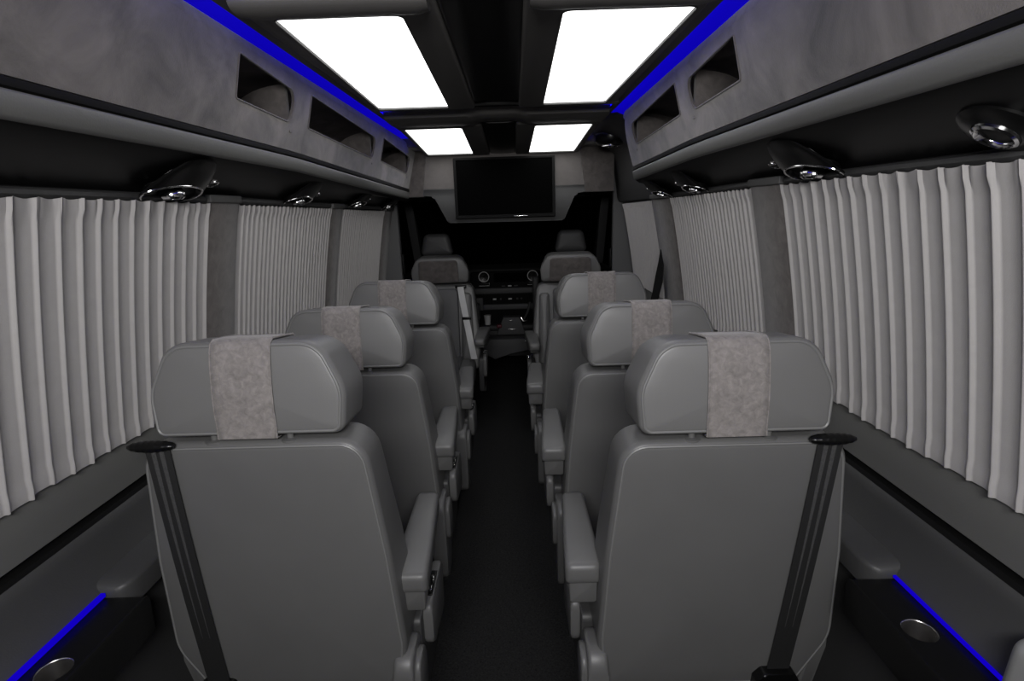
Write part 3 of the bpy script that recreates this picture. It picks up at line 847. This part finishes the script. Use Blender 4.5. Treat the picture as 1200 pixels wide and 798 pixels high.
# ------------------------------------------------------------------ cab
for s, nm in ((-1, 'left'), (1, 'right')):
    # B pillar and door frame
    bm = B(); prism(bm, rpoly([(s*.735, 3.84, .01), (s*.93, 3.84, .0), (s*.93, 3.97, 0), (s*.752, 3.97, .01)], 3), 0, 1.96, 'z'); obj(trimname(), bm, 'cab_grey', kind='structure')
    # A pillar sloping
    bm = B(); rings = []
    for t in (0, 1):
        x = lerp(.84, .80, t); y = lerp(5.35, 4.75, t); z = lerp(.95, 1.62, t)
        rings.append([(s*x, y, z), (s*(x+.07), y, z), (s*(x+.07), y+.10, z), (s*x, y+.08, z)])
    loft(bm, rings); obj(trimname(), bm, 'cab_grey', kind='structure')
    # door (lower part) and glass
    bm = B(); box(bm, *sorted((s*.86, s*.93)), 3.97, 5.35, .2, .98, .02)
    dr = obj('door_%d' % (1 if s < 0 else 2), bm, 'cab', kind='structure')
    bm = B(); box(bm, *sorted((s*.845, s*.86)), 4.3, 4.75, .72, .78, .01); obj('door_handle', bm, 'cab_grey', dr)
    bm = B(); box(bm, *sorted((s*.905, s*.912)), 3.97, 5.35, .98, 1.62)
    obj('window_%d' % (1 if s < 0 else 2), bm, 'tvglass', kind='structure')
    # belt anchor on pillar
    bm = B(); box(bm, *sorted((s*.722, s*.737)), 3.86, 3.90, 1.08, 1.22, .005); hh = obj('belt_anchor', bm, 'satin')
    tag(hh, 'black shoulder belt anchor on the %s cab pillar' % nm, 'belt anchor')
bm = B(); rings = [[(-.80, 4.72, 1.60), (.80, 4.72, 1.60), (.80, 4.725, 1.605), (-.80, 4.725, 1.605)], [(-.86, 5.75, .93), (.86, 5.75, .93), (.86, 5.755, .935), (-.86, 5.755, .935)]]
loft(bm, rings); obj('window_3', bm, 'tvglass', kind='structure')
bm = B(); rings = [[(-.93, 3.84, 1.72), (.93, 3.84, 1.72), (.93, 3.84, 1.76), (-.93, 3.84, 1.76)], [(-.93, 4.3, 1.66), (.93, 4.3, 1.66), (.93, 4.3, 1.72), (-.93, 4.3, 1.72)], [(-.9, 4.75, 1.60), (.9, 4.75, 1.60), (.9, 4.75, 1.66), (-.9, 4.75, 1.66)]]
loft(bm, rings); obj('wall_cab_roof', bm, 'cab_grey', kind='structure')
for s in (-1, 1):
    bm = B(); box(bm, *sorted((s*.28, s*.74)), 4.50, 4.70, 1.585, 1.61, .01); o = obj('sun_visor', bm, 'cab_grey')
    tag(o, 'grey sun visor above the %s cab seat' % ('left' if s < 0 else 'right'), 'sun visor')
# cab firewall below windscreen
bm = B(); box(bm, -.93, .93, 5.72, 5.76, 0, .95); obj('wall_front', bm, 'cab', kind='structure')

# cab seats
def cab_seat(nm, x, y, z, lab):
    root = empty(nm, (x, y, 0))
    bm = B(); puff(bm, rpoly([(-.135, 1.155, .03), (.135, 1.155, .03), (.10, 1.33, .05), (-.10, 1.33, .05)], 6), 0, .10, .03, .004); obj('headrest', bm, 'leather_dark', root, 60)
    bm = B(); tube(bm, [(-.05, .05, 1.10), (-.05, .05, 1.17)], .007); obj('headrest_post', bm, 'chrome', root)
    bm = B(); tube(bm, [(.05, .05, 1.10), (.05, .05, 1.17)], .007); obj('headrest_post', bm, 'chrome', root)
    bm = B(); puff(bm, rpoly([(-.23, .45, .05), (.23, .45, .05), (.21, 1.12, .10), (-.21, 1.12, .10)], 6), 0, .13, .03, .006); obj('backrest', bm, 'leather_dark', root, 60)
    bm = B(); puff(bm, rpoly([(-.24, .34, .03), (.24, .34, .03), (.24, .48, .04), (-.24, .48, .04)], 4), .05, .55, .04, .0); obj('seat_cushion', bm, 'leather_dark', root, 60)
    bm = B(); box(bm, -.2, .2, .1, .5, 0, .34, .01); obj('seat_base', bm, 'matte_black', root)
    tag(root, lab, 'seat', 'cab seats')
    return root
drv = cab_seat('driver_seat', -.578, 4.50, 0, 'dark grey driver seat at the front left, only its headrest showing')
cop = cab_seat('front_seat', .518, 4.50, 0, 'dark grey passenger cab seat at the front right, only its headrest showing')

# dashboard
dy = 5.30
dash = empty('dashboard', (0, dy, .0))
def D_(name, m, fn, par=None, ang=40):
    bm = B(); fn(bm); return obj(name, bm, m, par or dash, ang)
D_('dashboard_body', 'cab', lambda bm: prism(bm, rpoly([(.42, .62, .02), (.40, .93, .05), (.30, .97, .03), (.0, .95, .04), (-.02, .87, .03), (.03, .62, .02)], 4), -.86, .86, 'x'))
D_('centre_stack', 'matte_black', lambda bm: box(bm, -.38, .30, -.05, .12, .40, .93, .02))
D_('grey_band', 'cab_grey', lambda bm: box(bm, -.375, .33, -.075, -.03, .715, .775, .012))
D_('grey_panel', 'cab_grey', lambda bm: box(bm, -.37, -.26, -.075, -.03, .555, .685, .01))
D_('grey_panel', 'cab_grey', lambda bm: box(bm, -.265, .33, -.07, -.03, .56, .615, .01))
D_('screen', 'tvglass', lambda bm: box(bm, -.15, .17, -.08, -.04, .83, .915, .01))
for x in (-.245, .222):
    v = D_('round_vent', 'black', lambda bm: lathe(bm, [(.001, -.05), (.045, -.055), (.05, -.03), (.001, -.02)], (x, -.02, .885), 'y', 24))
    D_('vent_rim', 'metal_shine', lambda bm: tube(bm, [(x+.048*math.cos(t), -.078, .885+.048*math.sin(t)) for t in [2*PI*k/28 for k in range(28)]], .0035, 6, True), v)
    def blades(bm):
        for a in range(4):
            t = a*PI/4; tube(bm, [(x-.04*math.cos(t), -.075, .885-.04*math.sin(t)), (x+.04*math.cos(t), -.075, .885+.04*math.sin(t))], .0022, 5)
    D_('vent_blade', 'satin', blades, v)
    lv = D_('vent', 'satin', lambda bm: box(bm, x-.05, x+.05, -.08, -.04, .80, .83, .006))
    D_('vent_frame', 'metal_shine', lambda bm: tube(bm, [(x-.05, -.082, .80), (x+.05, -.082, .80), (x+.05, -.082, .828)], .002, 5), lv)
for i, (x, w) in enumerate(((-.15, .028), (-.09, .015), (.0, .03), (.07, .018), (.11, .014))):
    D_('switch', 'metal_shine' if i in (0, 2) else 'cab_grey', lambda bm: box(bm, x-w*.6, x+w*.6, -.072, -.045, .658, .672, .004))
for x in (-.06, .0, .06):
    D_('toggle', 'metal_shine' if x == 0 else 'cab_grey', lambda bm: box(bm, x-.018, x+.018, -.072, -.045, .786, .796, .003))
D_('storage_tray', 'cab', lambda bm: box(bm, -.30, .30, -.12, .05, .36, .42, .02))
D_('lower_console', 'cab', lambda bm: prism(bm, [(-.28, .10), (.25, .10), (.22, .36), (-.25, .36)], -.10, .05, 'y', .01))
D_('gear_console', 'cab_grey', lambda bm: prism(bm, [(-.14, .33), (.14, .33), (.09, .50), (-.07, .50)], -.16, .02, 'y', .01))
D_('chrome_badge', 'steel', lambda bm: box(bm, -.02, .02, -.165, -.155, .465, .473, .002))
D_('chrome_badge', 'steel', lambda bm: box(bm, -.03, .05, -.165, -.158, .375, .39, .003))
D_('red_button', 'red', lambda bm: box(bm, -.135, -.085, -.175, -.12, .40, .435, .01))
D_('foot_panel', 'cab_grey', lambda bm: prism(bm, [(-.27, .19), (-.15, .12), (.0, .19), (.22, .21), (.20, .32), (-.27, .32)], -.30, -.05, 'y', .01))
def lever(bm): tube(bm, [(.13, -.10, .47), (.16, -.12, .53), (.185, -.13, .60), (.19, -.13, .64)], [.010, .011, .016, .012], 10)
D_('gear_lever', 'cab_grey', lever)
D_('lever_boot', 'steel', lambda bm: tube(bm, [(.10, -.12, .49), (.12, -.13, .455), (.16, -.13, .46), (.17, -.12, .49)], .006, 6))
tag(dash, 'dark dashboard with round chrome-ringed vents and centre console at the front of the cab', 'dashboard')
# cup
bm = B(); lathe(bm, [(.001, 0), (.026, 0), (.034, .085), (.036, .087), (.036, .091), (.001, .092)], (0, 0, 0), 'z', 20)
o = obj('paper_cup', bm, 'cup'); o.location = (-.225, 5.215, .422); tag(o, 'small white cup standing in the tray of the dark dashboard', 'cup')
# steering wheel (mostly hidden by the driver seat)
sw = empty('steering_wheel', (-.62, -.22, .86)); sw.parent = dash; sw.rotation_euler = (math.radians(65), 0, 0)
bm = B(); tube(bm, [(.19*math.cos(t), .19*math.sin(t), 0) for t in [2*PI*k/36 for k in range(36)]], .014, 8, True); obj('rim', bm, 'satin', sw)
bm = B(); lathe(bm, [(.001, -.02), (.06, -.02), (.07, .0), (.06, .02), (.001, .03)], (0, 0, 0), 'z', 20); obj('hub', bm, 'satin', sw)
for t in (0, PI, -PI/2):
    bm = B(); tube(bm, [(.05*math.cos(t), .05*math.sin(t), 0), (.19*math.cos(t), .19*math.sin(t), 0)], .012, 6); obj('spoke', bm, 'satin', sw)
bm = B(); tube(bm, [(0, 0, -.02), (0, 0, -.22)], .03, 8); obj('steering_column', bm, 'satin', sw)
# raised cab armrests
for x, z0, z1, par in ((.243, .50, .90, cop), (-.315, .50, .66, drv)):
    bm = B(); box(bm, x-.030, x+.030, 5.02, 5.10, z0, z1, .02); ar = obj('armrest', bm, 'cab_grey', None, 60)
    bm = B(); box(bm, x-.018, x+.018, 5.04, 5.08, .0, z0+.02, .004); q = obj('armrest_bracket', bm, 'matte_black', ar)
    ar.parent = par; ar.matrix_parent_inverse = Matrix.Translation(-par.location)

# ------------------------------------------------------------------ lighting
def arealight(name, loc, target, sx, sy, power, col=(1, 1, 1)):
    l = bpy.data.lights.new(name, 'AREA'); l.shape = 'RECTANGLE'; l.size = sx; l.size_y = sy; l.energy = power; l.color = col
    o = bpy.data.objects.new(name, l); COL.objects.link(o); o.location = loc
    o.rotation_euler = (Vector(target)-Vector(loc)).to_track_quat('-Z', 'Y').to_euler(); return o
arealight('flash', (.03, -.45, 1.80), (0, 2.0, 1.15), .7, .25, 26, (1, .99, .98))
w = bpy.data.worlds.new('world'); scn.world = w; w.use_nodes = True
w.node_tree.nodes['Background'].inputs['Color'].default_value = (.0006, .0006, .0007, 1)
scn.view_settings.view_transform = 'Standard'
scn.view_settings.look = 'None'
scn.view_settings.exposure = 0; scn.view_settings.gamma = 1
